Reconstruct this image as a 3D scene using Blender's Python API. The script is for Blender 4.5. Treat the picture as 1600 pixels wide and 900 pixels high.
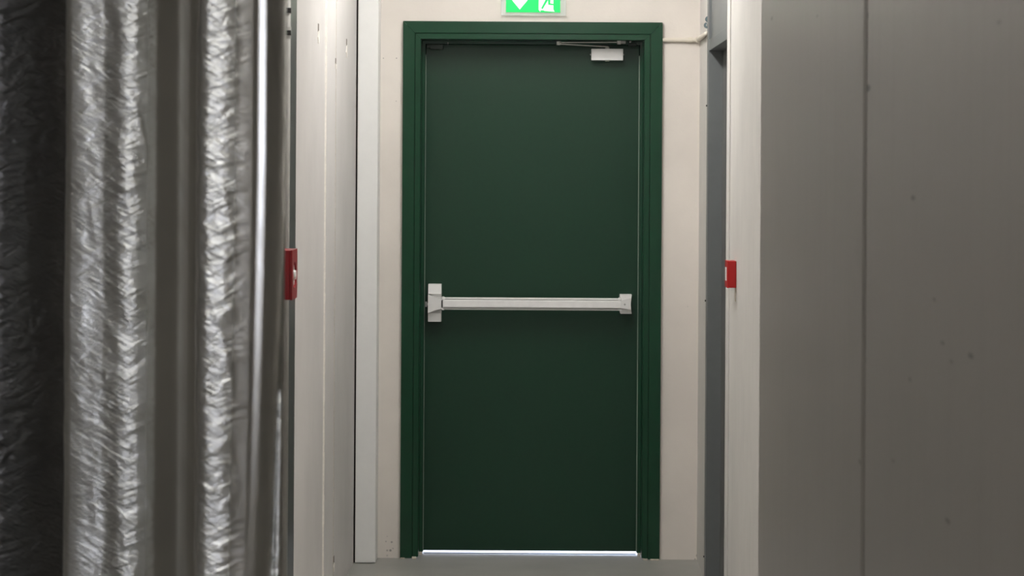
import bpy, bmesh, math, random
from mathutils import Vector, Matrix, noise

random.seed(4)
for o in list(bpy.data.objects):
    bpy.data.objects.remove(o)
S = bpy.context.scene
COL = S.collection

# ------------------------------------------------------------------ camera
F = 3600.0            # focal length in pixels of the 1600 wide frame
CX, CY = 832.0, 260.0  # where the corridor's vanishing point sits
HC = 1.648            # eye height
ROLL = 0.0060
cam_d = bpy.data.cameras.new('camera')
cam = bpy.data.objects.new('camera', cam_d)
COL.objects.link(cam)
cam_d.sensor_width = 36.0
cam_d.lens = F / 1600 * 36
cam_d.shift_x = (800 - CX) / 1600
cam_d.shift_y = -(450 - CY) / 1600
cam_d.clip_start = 0.05
cam.matrix_world = Matrix.Translation((0, 0, HC)) @ Matrix.Rotation(math.pi / 2, 4, 'X') @ Matrix.Rotation(ROLL, 4, 'Z')
cam_d.dof.use_dof = True
cam_d.dof.focus_distance = 9.6
cam_d.dof.aperture_fstop = 20.0
S.camera = cam

# ------------------------------------------------------------------ world, sun, exposure
w = bpy.data.worlds.new('sky'); S.world = w; w.use_nodes = True
bg = w.node_tree.nodes['Background']
bg.inputs['Color'].default_value = (0.86, 0.87, 1.0, 1)
bg.inputs['Strength'].default_value = 4.2
sd = bpy.data.lights.new('sun', 'SUN'); sun = bpy.data.objects.new('sun', sd); COL.objects.link(sun)
sd.energy = 1.0; sd.angle = math.radians(10); sd.color = (0.62, 0.76, 1.0)
sun.rotation_euler = Vector((0.06, 1.0, 0.20)).to_track_quat('Z', 'Y').to_euler()
S.view_settings.view_transform = 'Standard'
S.view_settings.look = 'None'
S.view_settings.gamma = 1.0
S.view_settings.use_curve_mapping = False
S.view_settings.exposure = 0.0
LAMP_FAR = 56.0
ADDED_LAMP_MID = 58.0
ADDED_LAMP_NEAR = 46.0


# ------------------------------------------------------------------ helpers
def px(x, y, D):
    """world X, Z of the photo point (x, y) at distance D down the corridor"""
    dx, dy = x - CX, y - CY
    u = dx + dy * ROLL
    v = dy - dx * ROLL
    return u * D / F, HC - v * D / F


def obj(name, bm, mat, parent=None, smooth=False):
    me = bpy.data.meshes.new(name)
    bmesh.ops.recalc_face_normals(bm, faces=bm.faces[:])
    bm.to_mesh(me); bm.free()
    me.materials.append(mat)
    if smooth:
        for p in me.polygons:
            p.use_smooth = True
    o = bpy.data.objects.new(name, me); COL.objects.link(o)
    if parent:
        o.parent = parent
    return o


def tag(o, label, cat, group=None):
    o['label'] = label; o['category'] = cat
    if group:
        o['group'] = group
    return o


def struct(name, bm, mat, parent=None, label=None, cat=None):
    o = obj(name, bm, mat, parent)
    if parent is None:
        o['kind'] = 'structure'
        if label:
            o['label'] = label; o['category'] = cat
    return o


def thing(name, label, cat, group=None, loc=(0, 0, 0)):
    o = bpy.data.objects.new(name, None); COL.objects.link(o)
    o.location = loc
    o.empty_display_size = 0.05
    return tag(o, label, cat, group)


def nb():
    return bmesh.new()


def box(bm, x0, x1, y0, y1, z0, z1, bev=0.0, seg=2):
    b2 = bmesh.new()
    bmesh.ops.create_cube(b2, size=1)
    for v in b2.verts:
        v.co = Vector(((x0 + x1) / 2 + v.co.x * (x1 - x0), (y0 + y1) / 2 + v.co.y * (y1 - y0), (z0 + z1) / 2 + v.co.z * (z1 - z0)))
    if bev > 0:
        bmesh.ops.bevel(b2, geom=b2.edges[:], offset=bev, segments=seg, affect='EDGES', profile=0.6)
    merge(bm, b2)
    return bm


def merge(bm, b2):
    me = bpy.data.meshes.new('t'); b2.to_mesh(me); b2.free(); bm.from_mesh(me); bpy.data.meshes.remove(me)


def prism(bm, pts, axis, a0, a1, bev=0.0):
    """polygon pts extruded along axis; pts are the two other coordinates in xyz order"""
    b2 = bmesh.new()
    def mk(p, a):
        if axis == 'x': return (a, p[0], p[1])
        if axis == 'y': return (p[0], a, p[1])
        return (p[0], p[1], a)
    v0 = [b2.verts.new(mk(p, a0)) for p in pts]
    v1 = [b2.verts.new(mk(p, a1)) for p in pts]
    n = len(pts)
    b2.faces.new(v0); b2.faces.new(v1[::-1])
    for i in range(n):
        b2.faces.new((v0[i], v1[i], v1[(i + 1) % n], v0[(i + 1) % n]))
    if bev:
        bmesh.ops.bevel(b2, geom=b2.edges[:], offset=bev, segments=2, affect='EDGES')
    merge(bm, b2)
    return bm


def tube(bm, pts, r, n=20, cap=True):
    """round tube through the points"""
    b2 = bmesh.new()
    pts = [Vector(p) for p in pts]
    rings = []
    for i, p in enumerate(pts):
        d = (pts[min(i + 1, len(pts) - 1)] - pts[max(i - 1, 0)]).normalized()
        q = d.to_track_quat('Z', 'Y')
        rr = r[i] if isinstance(r, (list, tuple)) else r
        rings.append([b2.verts.new(p + q @ Vector((rr * math.cos(t * 2 * math.pi / n), rr * math.sin(t * 2 * math.pi / n), 0))) for t in range(n)])
    for a, b in zip(rings, rings[1:]):
        for k in range(n):
            b2.faces.new((a[k], a[(k + 1) % n], b[(k + 1) % n], b[k]))
    if cap:
        b2.faces.new(rings[0][::-1]); b2.faces.new(rings[-1])
    merge(bm, b2)
    return bm


# ------------------------------------------------------------------ materials
class NT:
    def __init__(self, name):
        self.m = bpy.data.materials.new(name); self.m.use_nodes = True
        self.t = self.m.node_tree; self.n = self.t.nodes
        self.b = self.n['Principled BSDF']
    def node(self, typ, **kw):
        nd = self.n.new(typ)
        for k, v in kw.items():
            if k in nd.inputs: nd.inputs[k].default_value = v
            else: setattr(nd, k, v)
        return nd
    def link(self, a, b): self.t.links.new(a, b)
    def coord(self): return self.node('ShaderNodeTexCoord').outputs['Object']
    def mapping(self, src, scale):
        mp = self.node('ShaderNodeMapping'); mp.inputs['Scale'].default_value = scale
        self.link(src, mp.inputs['Vector']); return mp.outputs['Vector']
    def noise(self, src, scale, detail=3, rough=0.5, dist=0.0):
        n = self.node('ShaderNodeTexNoise'); n.inputs['Scale'].default_value = scale
        n.inputs['Detail'].default_value = detail; n.inputs['Roughness'].default_value = rough
        n.inputs['Distortion'].default_value = dist
        self.link(src, n.inputs['Vector']); return n.outputs['Fac']
    def ramp(self, fac, stops):
        r = self.node('ShaderNodeValToRGB')
        e = r.color_ramp.elements
        while len(e) < len(stops): e.new(0.5)
        for i, (p, c) in enumerate(stops):
            e[i].position = p; e[i].color = (c[0], c[1], c[2], 1) if isinstance(c, tuple) else (c, c, c, 1)
        self.link(fac, r.inputs['Fac']); return r.outputs['Color']
    def mix(self, fac, a, b, mode='MIX'):
        m = self.node('ShaderNodeMix', data_type='RGBA', blend_type=mode)
        for s, k in ((fac, 0), (a, 6), (b, 7)):
            if isinstance(s, bpy.types.NodeSocket): self.link(s, m.inputs[k])
            elif k == 0: m.inputs[0].default_value = s
            else: m.inputs[k].default_value = (s[0], s[1], s[2], 1)
        return m.outputs[2]
    def math(self, op, a, b=0.0):
        m = self.node('ShaderNodeMath', operation=op)
        for i, s in enumerate((a, b)):
            if isinstance(s, bpy.types.NodeSocket): self.link(s, m.inputs[i])
            else: m.inputs[i].default_value = s
        return m.outputs[0]
    def bump(self, h, strength, dist, prev=None):
        b = self.node('ShaderNodeBump'); b.inputs['Strength'].default_value = strength; b.inputs['Distance'].default_value = dist
        self.link(h, b.inputs['Height'])
        if prev is not None: self.link(prev, b.inputs['Normal'])
        self.link(b.outputs['Normal'], self.b.inputs['Normal'])
        return b.outputs['Normal']


def hexc(r, g, b):
    f = lambda c: ((c / 255 + 0.055) / 1.055) ** 2.4 if c > 10 else c / 255 / 12.92
    return (f(r), f(g), f(b))


def plain(name, col, rough=0.5, metal=0.0, spec=0.5, var=0.0, bump=0.0, scale=30):
    M = NT(name)
    M.b.inputs['Roughness'].default_value = rough
    M.b.inputs['Metallic'].default_value = metal
    M.b.inputs['Specular IOR Level'].default_value = spec
    c = M.coord()
    nz = M.noise(c, scale, 3)
    lo = tuple(max(0, k * (1 - var)) for k in col); hi = tuple(min(1, k * (1 + var)) for k in col)
    M.link(M.ramp(nz, [(0.3, lo), (0.7, hi)]), M.b.inputs['Base Color'])
    if bump: M.bump(M.noise(c, scale * 6, 3), bump, 0.002)
    return M.m


def wall_mat(name, col, spots=(), pocks=0.4, streak=0.0, rough=0.55, var=0.05, bump=0.12, flat=1.0):
    """painted wall board: faint clouds, tiny pock marks, given stains (x, y, z, radius, dark)"""
    M = NT(name)
    M.b.inputs['Roughness'].default_value = rough
    M.b.inputs['Specular IOR Level'].default_value = 0.35
    c = M.coord()
    nz = M.noise(c, 2.2, 4, 0.6)
    lo = tuple(k * (1 - var) for k in col); hi = tuple(min(1, k * (1 + var)) for k in col)
    base = M.ramp(nz, [(0.35, lo), (0.65, hi)])
    if streak:
        st = M.noise(M.mapping(c, (9, 22, 0.5)), 2.0, 3, 0.6)
        base = M.mix(M.math('MULTIPLY', M.ramp(st, [(0.5, 0.0), (0.72, 1.0)]), streak), base, tuple(k * 0.55 for k in col))
    if pocks:
        v = M.node('ShaderNodeTexVoronoi'); v.inputs['Scale'].default_value = 9.0; v.inputs['Randomness'].default_value = 1.0
        M.link(c, v.inputs['Vector'])
        d = M.ramp(v.outputs['Distance'], [(0.015, 1.0), (0.035, 0.0)])
        gate = M.ramp(M.noise(c, 4.0, 1), [(0.5, 0.0), (0.6, 1.0)])
        base = M.mix(M.math('MULTIPLY', M.math('MULTIPLY', d, gate), pocks), base, tuple(k * 0.35 for k in col))
    for (sx, sy, sz, r, dk) in spots:
        vm = M.node('ShaderNodeVectorMath', operation='DISTANCE')
        sc = (1, flat, 1)
        M.link(M.mapping(c, sc), vm.inputs[0]); vm.inputs[1].default_value = (sx, sy * flat, sz)
        f = M.ramp(M.math('DIVIDE', vm.outputs['Value'], r * 2), [(0.25, 1.0), (0.55, 0.0)])
        base = M.mix(M.math('MULTIPLY', f, dk), base, tuple(k * 0.2 for k in col))
    M.link(base, M.b.inputs['Base Color'])
    M.bump(M.noise(c, 60, 5, 0.65), bump, 0.003)
    return M.m


def foil(name, tint, rough, seed, wr=1.0):
    """metal foil; the 'crinkle' attribute says where the jacket is creased and where it lies smooth"""
    M = NT(name)
    M.b.inputs['Metallic'].default_value = 1.0
    c = M.coord()
    at = M.node('ShaderNodeAttribute', attribute_name='crinkle').outputs['Fac']
    def turned(deg, sc):
        mp = M.node('ShaderNodeMapping'); mp.inputs['Rotation'].default_value = (0, math.radians(deg), 0)
        M.link(c, mp.inputs['Vector']); return M.mapping(mp.outputs['Vector'], sc)
    a = M.noise(turned(24, (22, 22, 80)), 1.0 + seed * 0.01, 3, 0.5, 0.8)
    b = M.noise(turned(-30, (44, 44, 180)), 1.0, 2, 0.5, 0.6)
    cl = M.noise(M.mapping(c, (5, 5, 5)), 1.0, 3)
    M.link(M.ramp(cl, [(0.3, tuple(k * 0.85 for k in tint)), (0.7, tint)]), M.b.inputs['Base Color'])
    M.link(M.math('ADD', M.math('MULTIPLY', at, 0.15), rough), M.b.inputs['Roughness'])
    n1 = M.bump(a, 0.5, 0.0036 * wr)
    b1 = M.t.nodes[-1]; M.link(M.math('MULTIPLY', at, 0.8), b1.inputs['Strength'])
    M.bump(b, 0.5, 0.0016 * wr, n1)
    b2 = M.t.nodes[-1]; M.link(M.math('MULTIPLY', at, 0.9), b2.inputs['Strength'])
    return M.m


bsp = []
for (x, y, r, d) in ((599, 91, .003, .6), (619.5, 91, .003, .7), (619, 158, .003, .4), (605, 838, .003, .3), (603, 846, .004, .4), (612, 847, .005, .6), (605, 860, .005, .5), (610, 860, .006, .7), (614, 857, .004, .4), (605, 868, .005, .3), (1090, 868, .008, .7), (1086, 874, .005, .5)):
    X, Z = px(x, y, 9.677)
    bsp.append((X, 9.677, Z, r, d))
M_back = wall_mat('beige_plaster', hexc(226, 219, 211), spots=bsp, pocks=0.3, bump=0.2)
M_left = wall_mat('white_board', hexc(216, 212, 209), pocks=0.25)
M_leftn = plain('anthracite_panel', hexc(62, 66, 66), 0.35, var=0.05)
M_right = wall_mat('offwhite_board', hexc(214, 211, 206), pocks=0.15, streak=0.12)
Yn = 2.497
sp = []
for (x, y, r, d) in ((1355, 138, 0.0022, 0.85), (1353, 25, 0.002, 0.45), (1426, 309, 0.0014, 0.5), (1277, 25, 0.0012, 0.3), (1516, 556, 0.0013, 0.55),
                     (1472, 536, 0.0011, 0.4), (1421, 593, 0.0011, 0.35), (1480, 814, 0.0013, 0.5), (1459, 468, 0.001, 0.35), (1395, 720, 0.001, 0.3),
                     (1344, 722, 0.0016, 0.35), (1350, 562, 0.0016, 0.35), (1206, 29, 0.0016, 0.4), (1560, 35, 0.001, 0.3), (1486, 565, 0.001, 0.3)):
    D = 0.36 * F / (x - CX + (y - CY) * ROLL)
    X, Z = px(x, y, D)
    sp.append((0.36, D, Z, r * 2.2, min(1, d * 1.2)))
M_rightn = wall_mat('grey_plaster', hexc(192, 188, 181), spots=sp, pocks=0.12, streak=0.09, var=0.03, rough=0.32, flat=0.2)
M_joint = wall_mat('joint_filler', hexc(176, 172, 165), pocks=0.3, var=0.08)
M_trunk = plain('white_trunking', hexc(236, 236, 234), 0.4, var=0.01)
M_floor = wall_mat('grey_screed', hexc(150, 150, 144), pocks=0.3, rough=0.42, var=0.09)
M_ceil = wall_mat('ceiling_paint', hexc(215, 213, 208), pocks=0)
M_dark = plain('dark_gap', (0.01, 0.009, 0.008), 0.8)
M_green = plain('green_gloss_paint', hexc(13, 58, 36), 0.22, spec=0.42, var=0.05, bump=0.05, scale=14)
M_leaf = plain('green_leaf_paint', hexc(19, 55, 37), 0.36, spec=0.38, var=0.04, bump=0.10, scale=60)
M_dgreen = plain('dark_green_bracket', hexc(22, 40, 30), 0.45)
M_thr = plain('slate_threshold', hexc(40, 52, 84), 0.6)
M_seal = plain('grey_seal', hexc(120, 134, 122), 0.5)
M_silver = plain('silver_paint', hexc(232, 231, 229), 0.38, metal=0.05, var=0.02)
M_alu = plain('brushed_aluminium', hexc(240, 239, 237), 0.34, metal=0.1, var=0.03)
M_steel = plain('grey_steel', hexc(178, 178, 172), 0.35, metal=0.4)
M_black = plain('black_plastic', (0.01, 0.01, 0.01), 0.5)
M_gdoor = plain('grey_door_paint', hexc(104, 108, 108), 0.4, var=0.03)
M_gleaf = plain('dark_grey_door_leaf', hexc(100, 100, 99), 0.45, var=0.03)
M_conduit = plain('cream_conduit', hexc(214, 206, 192), 0.4)
M_clip = plain('blue_grey_clip', hexc(88, 104, 108), 0.5)
M_red = plain('red_plastic', hexc(178, 22, 22), 0.35, var=0.03)
M_redd = plain('dark_red_plastic', hexc(138, 8, 22), 0.35)
M_white = plain('white_plastic', hexc(235, 235, 232), 0.4)
M_caulk = plain('cream_caulk', hexc(205, 196, 182), 0.7, var=0.15, bump=0.5, scale=80)
M_dirt = plain('dowel_hole', hexc(120, 112, 102), 0.8)
M_bead = plain('white_joint_bead', hexc(245, 240, 232), 0.6, var=0.06, bump=0.5, scale=90)
M_foilA = foil('dimmed_foil', (0.20, 0.205, 0.215), 0.22, 3, 1.8)  # same foil, colour darkened for the dim surroundings it mirrors
M_foilB = foil('silver_foil', (0.86, 0.88, 0.86), 0.22, 1)
M_foilC = foil('bright_foil', (0.86, 0.88, 0.86), 0.18, 2)
M_pipe = plain('galvanised_conduit', hexc(160, 159, 155), 0.35, metal=0.1, var=0.06)


def emis(name, col, st):
    M = NT(name)
    M.b.inputs['Base Color'].default_value = (*col, 1)
    M.b.inputs['Emission Color'].default_value = (*col, 1)
    M.b.inputs['Emission Strength'].default_value = st
    c = M.coord(); nz = M.noise(c, 20, 2)
    M.link(M.ramp(nz, [(0.0, tuple(k * .97 for k in col)), (1.0, col)]), M.b.inputs['Emission Color'])
    return M.m


M_lampf = emis('lamp_diffuser_far', (1.0, 0.98, 0.955), LAMP_FAR)
M_lampm = emis('added_diffuser_mid', (1.0, 0.98, 0.955), ADDED_LAMP_MID)
M_lampn = emis('added_diffuser_near', (1.0, 0.98, 0.955), ADDED_LAMP_NEAR)
M_sgreen = emis('sign_green', hexc(0, 196, 92), 0.75)
M_swhite = emis('sign_white', hexc(226, 226, 224), 0.55)
M_acryl = NT('acrylic')
M_acryl.b.inputs['Base Color'].default_value = (0.93, 0.97, 0.94, 1)
M_acryl.b.inputs['Roughness'].default_value = 0.08
M_acryl.b.inputs['Alpha'].default_value = 0.35
_nz = M_acryl.noise(M_acryl.coord(), 50, 2)
M_acryl.link(M_acryl.ramp(_nz, [(0, 0.06), (1, 0.12)]), M_acryl.b.inputs['Roughness'])
M_acryl = M_acryl.m

# ------------------------------------------------------------------ room shell
YW = 9.677     # the end wall
XL, XR = -0.733, 0.700
ZC = 3.05
OX0, OX1, OZ = -0.535, 0.530, 2.243    # hole in the end wall behind the frame
DT = 0.22
bm = nb()
for a in ((-1.0, OX0, 0.0, ZC), (OX1, 1.1, 0.0, ZC), (OX0, OX1, OZ, ZC)):
    box(bm, a[0], a[1], YW, YW + DT, a[2], a[3])
struct('wall_back', bm, M_back)
bm = nb(); box(bm, -1.4, 1.5, -4.0, YW + 2.4, -0.1, 0.0); struct('floor', bm, M_floor)
bm = nb(); box(bm, -1.0, 1.5, -4.0, YW + DT, ZC, ZC + 0.1); struct('ceiling', bm, M_ceil)
# left wall, far run, with the white bead between its boards
bm = nb(); box(bm, XL - 0.12, XL, 8.13, YW, 0, ZC); box(bm, XL - 0.12, XL, 6.17, 8.125, 0, ZC)
struct('wall_left', bm, M_left)
bm = nb()
N = 120
for i in range(N):
    z0, z1 = ZC * i / N, ZC * (i + 1) / N
    r = 0.0085 + 0.003 * random.random()
    prism(bm, [(XL - 0.002, 8.1275 - r * 1.3), (XL + r * 0.5, 8.1275 - r * 0.6), (XL + r * 0.5, 8.1275 + r * 0.6), (XL - 0.002, 8.1275 + r * 1.3)], 'z', z0, z1)
struct('trim_1', bm, M_bead)
# faint second joint and drill marks with plaster streaks
bm = nb(); box(bm, XL - 0.001, XL + 0.0012, 8.565, 8.568, 0, ZC); struct('trim_2', bm, M_caulk)
for (x, y0, y1) in ((497.5, 36, 68), (541.5, 60, 90), (521.5, 868, 893), (524.5, 90, 108)):
    D = -XL * F / -(x - CX + (y0 - CY) * ROLL)
    za, zb = px(x, y0, D)[1], px(x, y1, D)[1]
    bm = nb(); box(bm, XL - 0.001, XL + 0.0008, D - 0.018, D + 0.018, za - 0.030, za - 0.002, 0.0004)
    struct('trim_6', bm, M_dirt)
    bm = nb(); prism(bm, [(D - 0.004, za - 0.026), (D + 0.004, za - 0.026), (D + 0.028, zb + 0.02), (D + 0.006, zb), (D - 0.006, zb), (D - 0.028, zb + 0.02)], 'x', XL - 0.001, XL + 0.0025)
    struct('trim_7', bm, M_bead)
# left wall, near run (stands 9 cm further in)
XLN = -0.640
bm = nb(); box(bm, XL - 0.12, XLN, -4.0, 6.168, 0, ZC); struct('wall_left', bm, M_left)
# anthracite lining at the end of the near run
bm = nb(); box(bm, XLN, XLN + 0.006, 5.99, 6.17, 0.0, ZC, 0.001); box(bm, XL+0.001, XLN + 0.006, 6.17, 6.176, 0, ZC, 0.001)
struct('trim_3', bm, M_leftn)
# right wall: far run, middle run, near run
bm = nb(); box(bm, XR, XR + 0.1, 9.19, YW, 0, ZC); struct('wall_right', bm, M_right)
XRM = 0.675
bm = nb(); box(bm, XRM, XRM + 0.25, 3.0, 7.97, 0, ZC, 0.002); struct('wall_right', bm, M_right)
bm = nb(); box(bm, XRM - 0.004, XRM + 0.002, 7.86, 7.972, 0, ZC, 0.001); struct('trim_4', bm, M_right)
XRN = 0.36
bm = nb()
box(bm, XRN, 1.1, Yn, 3.64, 0, ZC, 0.004)
box(bm, XRN + 0.0004, 1.1, -4.0, Yn, 0, ZC, 0.002)
struct('wall_right', bm, M_rightn)
bm = nb(); box(bm, XRN - 0.0003, XRN + 0.001, Yn - 0.012, Yn + 0.012, 0, ZC); struct('trim_5', bm, M_joint)
# wall behind the camera; its tall opening is added to streak the foil with sky
bm = nb()
box(bm, -0.8, -0.35, -4.1, -4.0, 0, ZC); box(bm, 0.10, 1.5, -4.1, -4.0, 0, ZC)
box(bm, -0.35, 0.10, -4.1, -4.0, 2.4, ZC); box(bm, -0.35, 0.10, -4.1, -4.0, 0, 0.2)
struct('wall_front', bm, M_right)

# ------------------------------------------------------------------ white trunking in the left corner
t = thing('cable_trunking', 'tall white boxed trunking standing in the left corner beside the green door', 'trunking', loc=(-0.683, 9.60, 0))
def ch(o, p=None):
    p = p or t
    o.parent = p; o.matrix_parent_inverse = Matrix.Translation(-Vector(p.location)); return o
TX0, TX1 = -0.7255, -0.6405
bm = nb()
prism(bm, [(TX0, YW - 0.001), (TX0, 9.541), (TX0 + 0.0015, 9.539), (TX1 - 0.0015, 9.539), (TX1, 9.541), (TX1, YW - 0.001)], 'z', 0.003, ZC - 0.003)
ch(obj('trunking_body', bm, M_trunk))
bm = nb(); box(bm, TX0 + 0.003, TX1 - 0.003, 9.537, 9.5395, 0.006, ZC - 0.003, 0.0008); ch(obj('trunking_cover', bm, M_trunk))
bm = nb(); box(bm, XL + 0.0005, TX0 - 0.0005, 9.56, YW - 0.001, 0.0, ZC - 0.002); ch(obj('gap_shade_filler', bm, M_dark))  # near-black filler stands in for the shade in the open gap

# ------------------------------------------------------------------ the green door
door = bpy.data.objects.new('door_1', None); COL.objects.link(door)
door.location = (-0.002, YW, 0)
tag(door, 'dark green steel fire exit door with push bar at the corridor end', 'door'); door['kind'] = 'structure'
DYF = 9.800    # front of leaf
LX0, LX1, LZ0, LZ1 = -0.4550, 0.4505, 0.013, 2.1604
frame = bpy.data.objects.new('door_frame', None); COL.objects.link(frame); ch(frame, door)
# jamb profile: (inset from outer edge, y)
Y0 = 9.656
prof = [(0.0, YW - 0.0005), (0.0, Y0 + 0.0015), (0.0015, Y0), (0.0475, Y0), (0.0495, Y0 + 0.0015), (0.0498, Y0 + 0.007), (0.0512, Y0 + 0.007), (0.0515, Y0 + 0.003), (0.0525, Y0 + 0.0015),
        (0.0735, Y0 + 0.0015), (0.0755, Y0 + 0.0035), (0.0755, Y0 + 0.110), (0.0765, Y0 + 0.111), (0.0885, Y0 + 0.111), (0.0895, Y0 + 0.1125), (0.0895, Y0 + 0.160), (0.012, Y0 + 0.160), (0.012, YW - 0.0005)]
FX0, FX1, FZ = -0.5455, 0.5422, 2.2544


def sweep(kind):
    b = nb(); ra, rb = [], []
    g = 0.00035
    for (w_, y_) in prof:
        if kind == 'L':
            ra.append(b.verts.new((FX0 + w_, y_, 0.004 if w_ < 0.06 else 0.0095))); rb.append(b.verts.new((FX0 + w_, y_, FZ - w_ - g)))
        elif kind == 'R':
            ra.append(b.verts.new((FX1 - w_, y_, 0.004 if w_ < 0.06 else 0.0095))); rb.append(b.verts.new((FX1 - w_, y_, FZ - w_ - g)))
        else:
            ra.append(b.verts.new((FX0 + w_ + g, y_, FZ - w_))); rb.append(b.verts.new((FX1 - w_ - g, y_, FZ - w_)))
    n = len(prof)
    for i in range(n):
        b.faces.new((ra[i], ra[(i + 1) % n], rb[(i + 1) % n], rb[i]))
    b.faces.new(ra[::-1]); b.faces.new(rb)
    return b


def sub(o, p):
    o.parent = p; o.matrix_parent_inverse = (Matrix.Translation(-Vector(door.location)))
    return o


frame.matrix_parent_inverse = Matrix.Identity(4)   # frame sits at the door's origin
for k, nm in (('L', 'frame_jamb'), ('R', 'frame_jamb'), ('T', 'frame_head')):
    sub(obj(nm, sweep(k), M_green), frame)
# small caulk beads at the feet of the jambs
b = nb()
for (x0, x1, y0, z) in ((FX0 + 0.002, FX0 + 0.020, 9.652, 0.006), (FX0 + 0.050, FX0 + 0.068, 9.652, 0.010), (FX0 + 0.074, FX0 + 0.088, 9.755, 0.012),
                    (FX1 - 0.040, FX1 - 0.002, 9.652, 0.006), (FX1 - 0.070, FX1 - 0.05, 9.652, 0.007), (FX1 - 0.088, FX1 - 0.075, 9.755, 0.012)):
    box(b, x0, x1, y0, y0 + 0.02, 0.0, z, 0.002)
sub(obj('sealant_bead', b, M_caulk), frame)
for (x0, x1) in ((FX0 + 0.0895, LX0 - 0.0005), (LX1 + 0.0005, FX1 - 0.0895)):
    b = nb(); xa, xb = (x0 - 0.0005, x1 + 0.0015) if x0 < 0 else (x0 - 0.0015, x1 + 0.0005)
    box(b, xa, xb, 9.779, 9.798, 0.012, 2.12, 0.0006)
    sub(obj('seal_strip', b, M_seal), frame)
# leaf
b = nb(); box(b, LX0 - 0.0, LX1 + 0.0, DYF, DYF + 0.062, LZ0, LZ1 + 0.004, 0.0012)
box(b, LX0 - 0.02, LX1 + 0.02, 9.820, 9.86, LZ0, LZ1 + 0.03, 0.001)
leaf = ch(obj('door_leaf', b, M_leaf), door)
# threshold
b = nb(); prism(b, [(9.803, 0.0), (9.805, 0.0014), (9.812, 0.0014), (9.814, 0.0)], 'x', LX0 + 0.001, LX1 - 0.001)
ch(obj('threshold_strip', b, M_thr), door)

# keeper bracket at the top left of the leaf, small hook beside it
b = nb()
x0, z1 = px(672, 69, 9.775); x1, z0 = px(692.5, 77, 9.775)
box(b, x0, x1, 9.766, 9.80, z0, z1, 0.002)
box(b, x0 - 0.012, x0 + 0.004, 9.768, 9.80, z0 + 0.006, z1, 0.001)
ch(obj('top_bolt_keeper', b, M_dgreen), door)
b = nb(); xa, za = px(700, 68.5, 9.765)
tube(b, [(xa, 9.790, za + 0.006), (xa, 9.765, za + 0.004), (xa, 9.765, za - 0.004)], 0.002, 10)
xa, za = px(985, 65, 9.74)
tube(b, [(xa, 9.77, za), (xa, 9.735, za)], [0.004, 0.004], 14)
ch(obj('screw_stud', b, M_steel), door)
b = nb(); xa, za = px(984, 69, 9.74)
box(b, xa - 0.004, xa + 0.03, 9.745, 9.80, za - 0.008, za + 0.004, 0.002)
ch(obj('closer_shoe', b, M_dgreen), door)

# ---- push bar
bar = bpy.data.objects.new('push_bar', None); COL.objects.link(bar); bar.parent = door
def psub(o): return sub(o, bar)
# left latch housing: plate with raised lozenge boss
hx0, hz1 = px(668.9, 444.2, 9.732); hx1, hz0 = px(689.1, 503.3, 9.732)
hz_a = HC - (459.3 - CY + 0.9) * 9.732 / F; hz_b = HC - (489.3 - CY + 0.9) * 9.732 / F
hzm = (hz_a + hz_b) / 2
b = nb()
box(b, hx0, hx1, 9.752, 9.800, hz0, hz1, 0.002)
prism(b, [(9.738, hz_a), (9.747, hz1 - 0.001), (9.754, hz1 - 0.001), (9.754, hz_a)], 'x', hx0, hx1)
prism(b, [(9.743, hz0 + 0.001), (9.737, hz_b), (9.754, hz_b), (9.754, hz0 + 0.001)], 'x', hx0, hx1)
psub(obj('latch_housing', b, M_silver))
b = nb()
# boss: wide on the left, curving to the bar on the right
n = 14
top, bot = [], []
for i in range(n + 1):
    t_ = i / n
    x = hx0 + (hx1 - hx0 + 0.004) * t_
    hh = 0.0205 + 0.018 * (1 - t_) ** 1.5 
    top.append((x, hzm + 0.001 + hh)); bot.append((x, hzm - 0.002 - hh))
prism(b, top + bot[::-1], 'y', 9.722, 9.754)
psub(obj('latch_boss', b, M_silver))
b = nb(); tube(b, [(hx0 - 0.010, 9.785, 1.071), (hx0 - 0.010, 9.785, 1.049)], 0.004, 12); box(b, hx0 - 0.009, hx0 + 0.001, 9.778, 9.795, 1.054, 1.066, 0.001)
psub(obj('latch_bolt', b, M_alu))
# bar with grooved profile
bx0, bz1 = px(691, 464.6, 9.72); bx1, bz0 = px(969.5, 485.6, 9.72)
bz0 = bz1 - 0.0525
p = [(0.0, .020), (0.0005, .001), (0.006, .0), (0.0062, .012), (0.0092, .012), (0.0094, -.005), (0.013, -.009), (0.0395, -.009), (0.043, -.006), (0.0432, .012), (0.0458, .012), (0.046, .0), (0.051, .001), (0.0525, .004), (0.0525, .020)]
b = nb(); prism(b, [(9.72 + q, bz1 - h) for (h, q) in p], 'x', bx0 + 0.006, bx1)
psub(obj('bar_rail', b, M_alu))
b = nb()
box(b, bx0 - 0.002, bx0 + 0.009, 9.715, 9.745, bz1 - 0.010, bz1 + 0.003, 0.003)
box(b, bx0 - 0.002, bx0 + 0.009, 9.715, 9.745, bz0 - 0.002, bz0 + 0.010, 0.003)
box(b, bx1 - 0.009, bx1 + 0.004, 9.715, 9.745, bz1 - 0.009, bz1 + 0.003, 0.003)
box(b, bx1 - 0.005, bx1 + 0.004, 9.715, 9.745, bz0 - 0.002, bz0 + 0.009, 0.003)
psub(obj('bar_clamp', b, M_silver))
b = nb(); box(b, bx0 - 0.003, bx0 + 0.004, 9.712, 9.74, bz0 + 0.012, bz1 - 0.012, 0.001); psub(obj('bar_joint', b, M_black))
b = nb(); box(b, bx0 + 0.0025, bx0 + 0.0075, 9.7095, 9.74, bz0 + 0.010, bz1 - 0.010, 0.001); psub(obj('bar_collar', b, M_silver))
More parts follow.
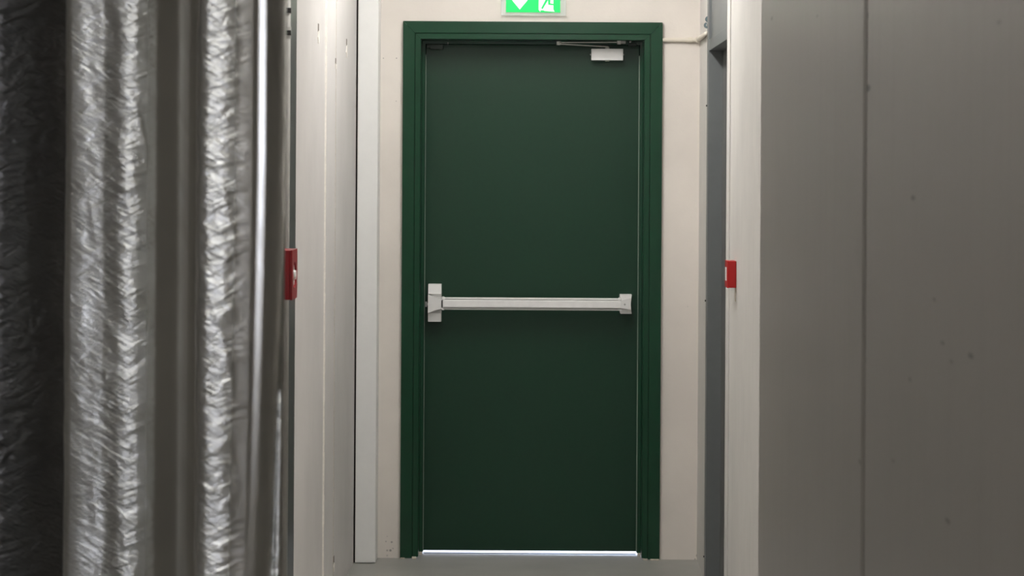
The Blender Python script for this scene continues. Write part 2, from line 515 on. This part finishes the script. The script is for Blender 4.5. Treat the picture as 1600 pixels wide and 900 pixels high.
# right cap, flared
cx0, cz1 = px(968.3, 460.5, 9.73); cx1, cz0 = px(987.3, 490.6, 9.73)
b = nb()
pl = [(cx0 + 0.002, cz1), (cx1, cz1), (cx1 - 0.002, cz1 - 0.012), (cx1 - 0.0055, (cz0 + cz1) / 2), (cx1 - 0.002, cz0 + 0.010), (cx1, cz0), (cx0 + 0.004, cz0), (cx0, cz0 + 0.018), (cx0, cz1 - 0.018)]
prism(b, pl, 'y', 9.735, 9.800, 0.0008)
psub(obj('end_cap', b, M_silver))
b = nb()
zm = (cz0 + cz1) / 2
top, bot = [], []
for i in range(n + 1):
    t_ = i / n
    x = cx0 + (cx1 - cx0 - 0.005) * t_
    hh = 0.017 + 0.010 * t_ ** 1.6
    top.append((x, zm + hh)); bot.append((x, zm - hh * 0.9))
prism(b, top + bot[::-1], 'y', 9.718, 9.738, 0.0006)
psub(obj('end_cap_boss', b, M_silver))
b = nb(); tube(b, [(cx0 + 0.021, 9.7165, zm), (cx0 + 0.021, 9.719, zm)], 0.004, 16); psub(obj('cap_screw', b, M_steel))

# ---- door closer
cl = bpy.data.objects.new('door_closer', None); COL.objects.link(cl); cl.parent = door
kx0, kz1 = px(924.2, 76.0, 9.75); kx1, kz0 = px(973.6, 94.4, 9.75)
b = nb(); box(b, kx0, kx1, 9.750, 9.800, kz0, kz1, 0.0015); sub(obj('closer_body', b, M_silver), cl)
b = nb()
for x in (kx0, kx1):
    zz = (kz0 + kz1) / 2 + 0.0005
    s = -1 if x == kx0 else 1
    tube(b, [(x, 9.772, zz), (x + s * 0.003, 9.772, zz), (x + s * 0.0055, 9.772, zz)], [0.0045, 0.0040, 0.002], 14)
sub(obj('adjusting_screw', b, M_steel), cl)
sx = px(949, 73, 9.76)[0]
b = nb(); tube(b, [(sx, 9.765, kz1 - 0.001), (sx, 9.765, kz1 + 0.005), (sx, 9.765, kz1 + 0.010)], [0.009, 0.009, 0.006], 18)
tube(b, [(sx, 9.772, kz0 - 0.004), (sx, 9.772, kz0 + 0.001)], [0.009, 0.010], 18)
sub(obj('spindle', b, M_steel), cl)
def arm(x0, z0, y0, x1, z1, y1, hw=0.0042, th=0.003):
    b = nb(); d = Vector((x1 - x0, y1 - y0, z1 - z0)); L = d.length
    box(b, 0, L, -0.008, 0.008, -hw * 0.55, hw * 0.55, 0.001)
    q = d.to_track_quat('X', 'Z')
    bmesh.ops.transform(b, matrix=Matrix.Translation((x0, y0, z0)) @ q.to_matrix().to_4x4(), verts=b.verts[:])
    return b
ax, az = px(873, 67.0, 9.70)
rx, rz = px(967, 66.0, 9.72)
sub(obj('closer_arm', arm(ax, az + 0.0012, 9.700, rx, rz, 9.72), M_steel), cl)
sub(obj('closer_arm', arm(ax, az - 0.0048, 9.700, sx, kz1 + 0.009, 9.765), M_steel), cl)
b = nb(); tube(b, [(ax, 9.70, az - 0.009), (ax, 9.70, az + 0.006)], 0.0095, 18)
sub(obj('arm_joint', b, M_steel), cl)
b = nb(); box(b, rx - 0.007, rx + 0.009, 9.708, 9.745, rz - 0.008, rz + 0.008, 0.001); box(b, rx - 0.007, rx + 0.03, 9.735, 9.768, rz - 0.004, rz + 0.009, 0.001)
sub(obj('arm_bracket', b, M_steel), cl)

# ------------------------------------------------------------------ exit sign above the door
sg = thing('exit_sign', 'green emergency exit sign with white down arrow and running figure above the door', 'sign', loc=(0.0, YW, 2.36))
YS = 9.655
gx0, gz0 = px(790.6, 19.0, YS); gx1, _ = px(875.3, 19, YS)
gz1 = gz0 + (gx1 - gx0) * 0.5
k = (gx1 - gx0) / 84.7
b = nb(); ax0 = px(783, 24, YS)[0]; ax1 = px(884.5, 24, YS)[0]
box(b, ax0, ax1, YS + 0.0035, YS + 0.011, gz0 - 0.0135, gz1 + 0.03, 0.0012); ch(obj('acrylic_plate', b, M_acryl), sg)
b = nb(); box(b, gx0, gx1, YS + 0.0008, YS + 0.003, gz0, gz1, 0.0003); ch(obj('green_panel', b, M_sgreen), sg)
def sgp(pts):   # points in photo pixels relative to the panel's lower left corner, y up
    return [(gx0 + x * k, gz0 + y * k) for x, y in pts]
b = nb()
prism(b, sgp([(21.5, 4.2), (37.5, 23.5), (28, 23.5), (28, 38), (15, 38), (15, 23.5), (5.5, 23.5)]), 'y', YS - 0.0002, YS + 0.001)
ch(obj('down_arrow', b, M_swhite), sg)
b = nb()
prism(b, sgp([(51, 4), (53.5, 1), (57, 2.5), (76, 1), (74, 5), (74, 38), (51, 38)]), 'y', YS - 0.0002, YS + 0.001)
ch(obj('doorway_symbol', b, M_swhite), sg)
b = nb()
ya, yb = YS - 0.0006, YS
prism(b, sgp([(62, 20), (55, 6.5), (57.2, 5.0), (62, 13), (65.5, 19), (66, 12), (75.5, 11), (75.7, 13), (69, 14.2), (69.5, 24), (67, 30), (60, 28)]), 'y', ya, yb)
prism(b, sgp([(53.5, 3), (58, 3.2), (60.5, 2.2), (58, 0.8), (54, 1.0)]), 'y', ya, yb)
prism(b, sgp([(70, 33 ), (72, 34.5), (72, 37), (70, 38.2), (67.5, 37.2), (67, 35), (68, 33.3)]), 'y', ya, yb)
ch(obj('running_figure', b, M_sgreen), sg)
b = nb(); box(b, ax0 - 0.01, ax1 + 0.01, YS - 0.02, YW - 0.0005, gz1 + 0.028, gz1 + 0.075, 0.004); box(b, ax0 + 0.05, ax1 - 0.05, YS + 0.0112, YW - 0.0005, gz0 + 0.01, gz1 + 0.03, 0.001)
ch(obj('sign_housing', b, M_white), sg)

# ------------------------------------------------------------------ conduit on end wall and right wall
xa, za = px(1033, 62.3, 9.66)
t2 = thing('conduit_pipe', 'cream conduit pipe leaving the green frame and bending onto the right wall', 'pipe', loc=(0.6, 9.66, za))
r = 0.0092
pts = [(xa, YW - r - 0.0006, za), (XR - 0.04, YW - r - 0.0006, za), (XR - 0.024, YW - r - 0.004, za), (XR - 0.0145, YW - 0.021, za), (XR - r - 0.0008, YW - 0.04, za), (XR - r - 0.0008, 9.195, za)]
bm = nb(); tube(bm, pts, r, 20); ch(obj('conduit_run', bm, M_conduit, smooth=True), t2)
bm = nb(); tube(bm, [(XR - 0.052, YW - r - 0.0012, za), (XR - 0.034, YW - r - 0.0012, za)], 0.0118, 20); ch(obj('conduit_socket', bm, M_conduit), t2)
bm = nb(); tube(bm, [(XR - r - 0.003, YW - 0.045, za), (XR - r - 0.003, YW - 0.06, za)], 0.0118, 20); ch(obj('conduit_socket', bm, M_conduit), t2)

# two pipe clips on the wall above the grey door frame
for i, (x, y) in enumerate(((1107.5, 30.0), (1105.5, 39.5))):
    D = 9.27
    lab = ('upper blue-grey pipe clip on the wall above the conduit elbow', 'lower blue-grey pipe clip on the wall above the conduit elbow')[i]
    X, Z = px(x, y, D)
    c = thing('pipe_clip', lab, 'clip', 'blue-grey pipe clips beside the grey door', loc=(XR, D, Z))
    bm = nb()
    n = 16
    for k2 in range(n - 2):
        a0, a1 = math.radians(110 + 320 * k2 / (n - 2)), math.radians(110 + 320 * (k2 + 1) / (n - 2))
        prism(bm, [(X + 0.015 * math.cos(a0), Z + 0.013 * math.sin(a0)), (X + 0.015 * math.cos(a1), Z + 0.013 * math.sin(a1)),
                   (X + 0.006 * math.cos(a1), Z + 0.0055 * math.sin(a1)), (X + 0.006 * math.cos(a0), Z + 0.0055 * math.sin(a0))], 'y', D - 0.008, D + 0.008)
    ch(obj('clip_ring', bm, M_clip), c)
    bm = nb(); box(bm, X + 0.008, XR - 0.0002, D - 0.005, D + 0.005, Z - 0.004, Z + 0.004, 0.001)
    ch(obj('clip_base', bm, M_clip), c)

# ------------------------------------------------------------------ grey side door in the right wall
d2 = bpy.data.objects.new('door_2', None); COL.objects.link(d2); d2.location = (XR, 8.6, 0)
tag(d2, 'grey steel side door recessed in the right wall beyond the small red call point', 'door'); d2['kind'] = 'structure'
za1 = px(1110, 63, 9.17)[1]; za0 = px(1113, 80, 9.14)[1]
bm = nb(); box(bm, XR - 0.006, XR + 0.10, 9.11, 9.19, 0, ZC - 0.002, 0.0015); ch(obj('door_post', bm, M_gdoor), d2)
bm = nb(); box(bm, XR - 0.004, XR + 0.10, 7.99, 9.11, za0, za1, 0.0015); ch(obj('door_head', bm, M_gdoor), d2)
bm = nb(); box(bm, XR + 0.004, XR + 0.10, 7.99, 9.11, za1, ZC - 0.002, 0.001); ch(obj('transom_panel', bm, M_gdoor), d2)
bm = nb(); box(bm, XR - 0.004, XR + 0.10, 7.9703, 8.03, 0, ZC - 0.002, 0.0015); ch(obj('door_post', bm, M_gdoor), d2)
bm = nb(); box(bm, XR + 0.050, XR + 0.095, 8.03, 9.11, 0.008, za0 - 0.002, 0.001); ch(obj('side_door_leaf', bm, M_gleaf), d2)
bm = nb()
for y in (165, 430 + 40, 870):
    Z = px(1108, y, 9.18)[1]
    tube(bm, [(XR - 0.006, 9.186, Z), (XR - 0.0095, 9.186, Z)], 0.0035, 12)
ch(obj('frame_screw', bm, M_black), d2)

# ------------------------------------------------------------------ call points
c1 = thing('fire_call_point', 'small red fire call point on the right wall beside the grey door', 'call point', loc=(XRM, 7.64, 1.30))
x0, z1 = px(1136.2, 408, 7.6); x1, z0 = px(1151.5, 450, 7.6)
bm = nb(); box(bm, x0 + 0.006, XRM - 0.0002, 7.602, 7.686, z0, z1, 0.002); ch(obj('back_box', bm, M_red), c1)
bm = nb(); box(bm, x0, x0 + 0.0065, 7.60, 7.688, z0 - 0.0005, z1 + 0.0005, 0.0015); ch(obj('front_plate', bm, M_red), c1)
bm = nb(); box(bm, x0 - 0.001, x0 + 0.001, 7.622, 7.666, z0 + 0.022, z1 - 0.022, 0.0005); ch(obj('press_panel', bm, M_white), c1)
bm = nb(); box(bm, x1 - 0.006, x1 - 0.002, 7.61, 7.616, z0 - 0.045, z0 + 0.001, 0.001); ch(obj('cable_tail', bm, M_caulk), c1)

XF = -0.576
c2 = thing('smoke_vent_call_point', 'large red call point with round window on the left wall behind the foil pipes', 'call point', loc=(XLN, 5.56, 1.385))
z1 = px(450, 391, 5.5)[1]; z0 = px(450, 469, 5.5)[1]
bm = nb()
box(bm, XLN + 0.0004, XF - 0.001, 5.50, 5.62, z0, z1, 0.003); ch(obj('back_box', bm, M_redd), c2)
# front with a round window: ring plate
ym, zm = 5.56, (z0 + z1) / 2 - 0.002
bm = nb(); N = 40; ri = 0.032
ou, inn = [], []
for i in range(N):
    a = 2 * math.pi * i / N
    ca, sa = math.cos(a), math.sin(a)
    s = 1 / max(abs(ca) / 0.060, abs(sa) / ((z1 - z0) / 2))
    ou.append((ym + ca * s, (z0 + z1) / 2 + sa * s)); inn.append((ym + ca * ri, zm + sa * ri))
for (xx) in (0,):
    A = [bm.verts.new((XF + 0.004, *q)) for q in ou]; B = [bm.verts.new((XF + 0.004, *q)) for q in inn]
    A2 = [bm.verts.new((XF - 0.001, *q)) for q in ou]; B2 = [bm.verts.new((XF - 0.001, *q)) for q in inn]
    for i in range(N):
        j = (i + 1) % N
        bm.faces.new((A[i], A[j], B[j], B[i])); bm.faces.new((A[i], A2[i], A2[j], A[j]))
        bm.faces.new((B[i], B[j], B2[j], B2[i])); bm.faces.new((A2[i], B2[i], B2[j], A2[j]))
ch(obj('front_cover', bm, M_redd), c2)
bm = nb(); tube(bm, [(XF - 0.0008, ym, zm), (XF + 0.0005, ym, zm)], 0.030, 32); ch(obj('glass_disc', bm, M_white), c2)
bm = nb(); tube(bm, [(XF + 0.0005, ym, zm), (XF + 0.007, ym, zm)], [0.012, 0.011], 24); ch(obj('push_button', bm, M_white), c2)

# ------------------------------------------------------------------ slim conduit with two dark straps
cp = thing('slim_conduit', 'slim grey vertical conduit with two dark straps behind the red call point', 'pipe', loc=(-0.625, 5.85, 0))
bm = nb(); tube(bm, [(-0.6245, 5.85, 0), (-0.6245, 5.85, ZC)], 0.0085, 20, True); ch(obj('conduit_run', bm, M_pipe, smooth=True), cp)
for y in (16, 51):
    Z = px(448, y, 5.84)[1]
    bm = nb(); tube(bm, [(-0.6245, 5.85, Z - 0.0065), (-0.6245, 5.85, Z + 0.0065)], 0.0098, 20); box(bm, -0.6338, -0.6145, 5.838, 5.846, Z - 0.006, Z + 0.006, 0.001)
    ch(obj('strap', bm, M_black), cp)
bm = nb()
Z = px(448, 42, 5.84)[1]
tube(bm, [(-0.6245, 5.85, Z - 0.03), (-0.6245, 5.85, Z)], [0.0092, 0.0105], 20); ch(obj('pipe_collar', bm, M_pipe), cp)


# ------------------------------------------------------------------ foil-wrapped pipes at the left
def foil_pipe(lab, D, knots, back, mat, seed, dent=1.0, low=None):  # fold angles chosen to place bright and dark reflection bands
    """vertical pipe in a crinkled foil jacket. knots = (photo x, direction the jacket faces in degrees)
    along its front, integrated into the cross-section; the back closes with an arc"""
    tr = lambda x: (x - CX + 1.1) * D / F
    n = 220

    def front(knots):
        fr, crk = [], []
        y = 0.0
        prev = tr(knots[0][0])
        for i in range(n + 1):
            u = 0.5 - 0.5 * math.cos(math.pi * i / n)      # denser near the two edges
            X = knots[0][0] + (knots[-1][0] - knots[0][0]) * u
            for (a, fa, ka), (b_, fb, kb) in zip(knots, knots[1:]):
                if a <= X <= b_ + 1e-6:
                    s_ = (X - a) / (b_ - a); s_ = s_ * s_ * (3 - 2 * s_)
                    f = fa + (fb - fa) * s_; kk = ka + (kb - ka) * s_; break
            f = max(-84, min(84, f))
            wx = tr(X)
            y += math.tan(math.radians(f)) * (wx - prev); prev = wx
            fr.append([wx, y]); crk.append(kk)
        ymin = min(p[1] for p in fr)
        return [(p[0], p[1] - ymin) for p in fr], crk

    fr, crk = front(knots)
    fl = front(low)[0] if low else fr
    x0, x1 = fr[0][0], fr[-1][0]
    # close the back with a half ellipse
    (xa, ya), (xb, yb) = fr[0], fr[-1]
    m = 50
    bk = []
    for i in range(1, m):
        a = math.pi * i / m
        xx = (xa + xb) / 2 + (xb - xa) / 2 * math.cos(a)
        bk.append((xx, yb + (ya - yb) * i / m + back * math.sin(a)))
    loop = fr + bk
    cx = (x0 + x1) / 2
    cyo = D
    t = thing('foil_wrapped_pipe', lab, 'pipe', 'foil-wrapped pipes standing along the left wall', loc=(cx, D, 0))
    bm = nb()
    L = len(loop); crk += [1.0] * (L - len(crk))
    nrm = []
    for i in range(L):
        p, q = loop[i - 1], loop[(i + 1) % L]
        d = Vector((q[0] - p[0], q[1] - p[1])); d.normalize(); nrm.append((d.y, -d.x))
    arc = [0.0]
    for i in range(1, L):
        arc.append(arc[-1] + math.hypot(loop[i][0] - loop[i - 1][0], loop[i][1] - loop[i - 1][1]))
    nz = 620
    rows = []
    for j in range(nz + 1):
        z = ZC * j / nz
        t_ = min(1, max(0, (1.66 - z) / 0.40)); t_ = t_ ** 1.3
        row = []
        for i, (x, yy) in enumerate(loop):
            s_ = arc[i]
            d = 0.0020 * noise.noise(Vector((s_ * 16 + seed * 7.3, seed, z * 5)))
            d += 0.0008 * noise.noise(Vector((s_ * 30 + seed, 3.0, z * 34)))
            rg = noise.noise(Vector((s_ * 24 + 5 * seed, 8.0, z * 16 + s_ * 20)))
            d += 0.0005 * (1 - min(1, abs(rg) * 4))
            d *= dent * (0.15 + 0.85 * crk[i])
            if low and i <= n:
                x += (fl[i][0] - x) * t_; yy += (fl[i][1] - yy) * t_
            row.append(bm.verts.new((x + nrm[i][0] * d, cyo + yy + nrm[i][1] * d, z)))
        rows.append(row)
    for a_, b_ in zip(rows, rows[1:]):
        for i in range(L):
            k_ = (i + 1) % L
            bm.faces.new((a_[i], a_[k_], b_[k_], b_[i]))
    bm.faces.new(rows[0][::-1]); bm.faces.new(rows[-1])
    jk = ch(obj('foil_jacket', bm, mat, smooth=True), t)
    at = jk.data.attributes.new('crinkle', 'FLOAT', 'POINT')
    at.data.foreach_set('value', crk * (nz + 1))
    return t


foil_pipe('bright foil-wrapped pipe furthest along the row, nearest the red call point', 2.1,
[(304, -84, .5), (308, -35, .5), (316, -16, 1), (327, 2, 1), (336, 6, 1), (362, 17, .7), (376, 13, .3), (390, 14, .1), (396, 36, .05), (401, 7, 0), (405, 4, 0), (411, 6, 0), (416, 38, .05), (426, 58, .1), (431, 72, .4), (434, 78, .5), (436.5, 84, .5)],
          0.05, M_foilC, 3, 0.7,
          low=[(304, -84, .5), (308, -35, .5), (316, -18, 1), (327, 0, 1), (336, 5, 1), (362, 17, .7), (376, 13, .3), (388, 15, .1), (396, 18, 0), (400, 22, 0), (404, 36, 0), (408, 48, .05), (412, 66, .2), (416, 74, .4), (420, 79, .5), (422, 84, .5)])
foil_pipe('thick silver foil-wrapped pipe in the middle of the row of three', 2.4,
[(97, -84, .5), (101, -50, .7), (112, -5, .45), (135, 1.2, .45), (158, 0, .5), (167, -10, 1), (180, -12, 1), (191, -2, 1), (201, 6.2, .9), (208, 12, 1), (219, 19, .5), (238, 20, .2), (252, 42, .1), (258, 46, .05), (276, 18, 0), (286, 20, 0), (297, 56, 0), (301, 76, 0), (303, 80, 0), (304, 84, 0)],
          0.06, M_foilB, 1, 1.0)
foil_pipe('foil-wrapped pipe toned down for dim reflections at the photo left edge, left of the thick silver one', 2.55,
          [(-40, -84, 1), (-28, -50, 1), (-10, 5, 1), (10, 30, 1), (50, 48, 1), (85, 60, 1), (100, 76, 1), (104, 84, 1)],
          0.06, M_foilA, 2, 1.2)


# ------------------------------------------------------------------ ceiling lamps (above the frame; two of them added for their light)
def lamp(x, y, ln, mat, lab):
    t = thing('ceiling_lamp', lab, 'lamp', 'long ceiling lamps of the corridor', loc=(x, y, ZC))
    bm = nb(); box(bm, x - 0.07, x + 0.07, y - ln / 2, y + ln / 2, ZC - 0.045, ZC, 0.004); ch(obj('lamp_housing', bm, M_white), t)
    bm = nb(); box(bm, x - 0.06, x + 0.06, y - ln / 2 + 0.02, y + ln / 2 - 0.02, ZC - 0.085, ZC - 0.044, 0.01); ch(obj('lamp_diffuser', bm, mat), t)
lamp(0.0, 8.3, 1.25, M_lampf, 'long white ceiling lamp near the green door')
lamp(0.10, 5.7, 0.9, M_lampm, 'shorter added ceiling lamp halfway down the corridor, unseen')  # added, unseen: brightens the far edge of the near right wall
lamp(-0.1, -1.6, 1.25, M_lampn, 'long added ceiling lamp behind the viewpoint, unseen')  # added, unseen: lights the near right wall and the foil
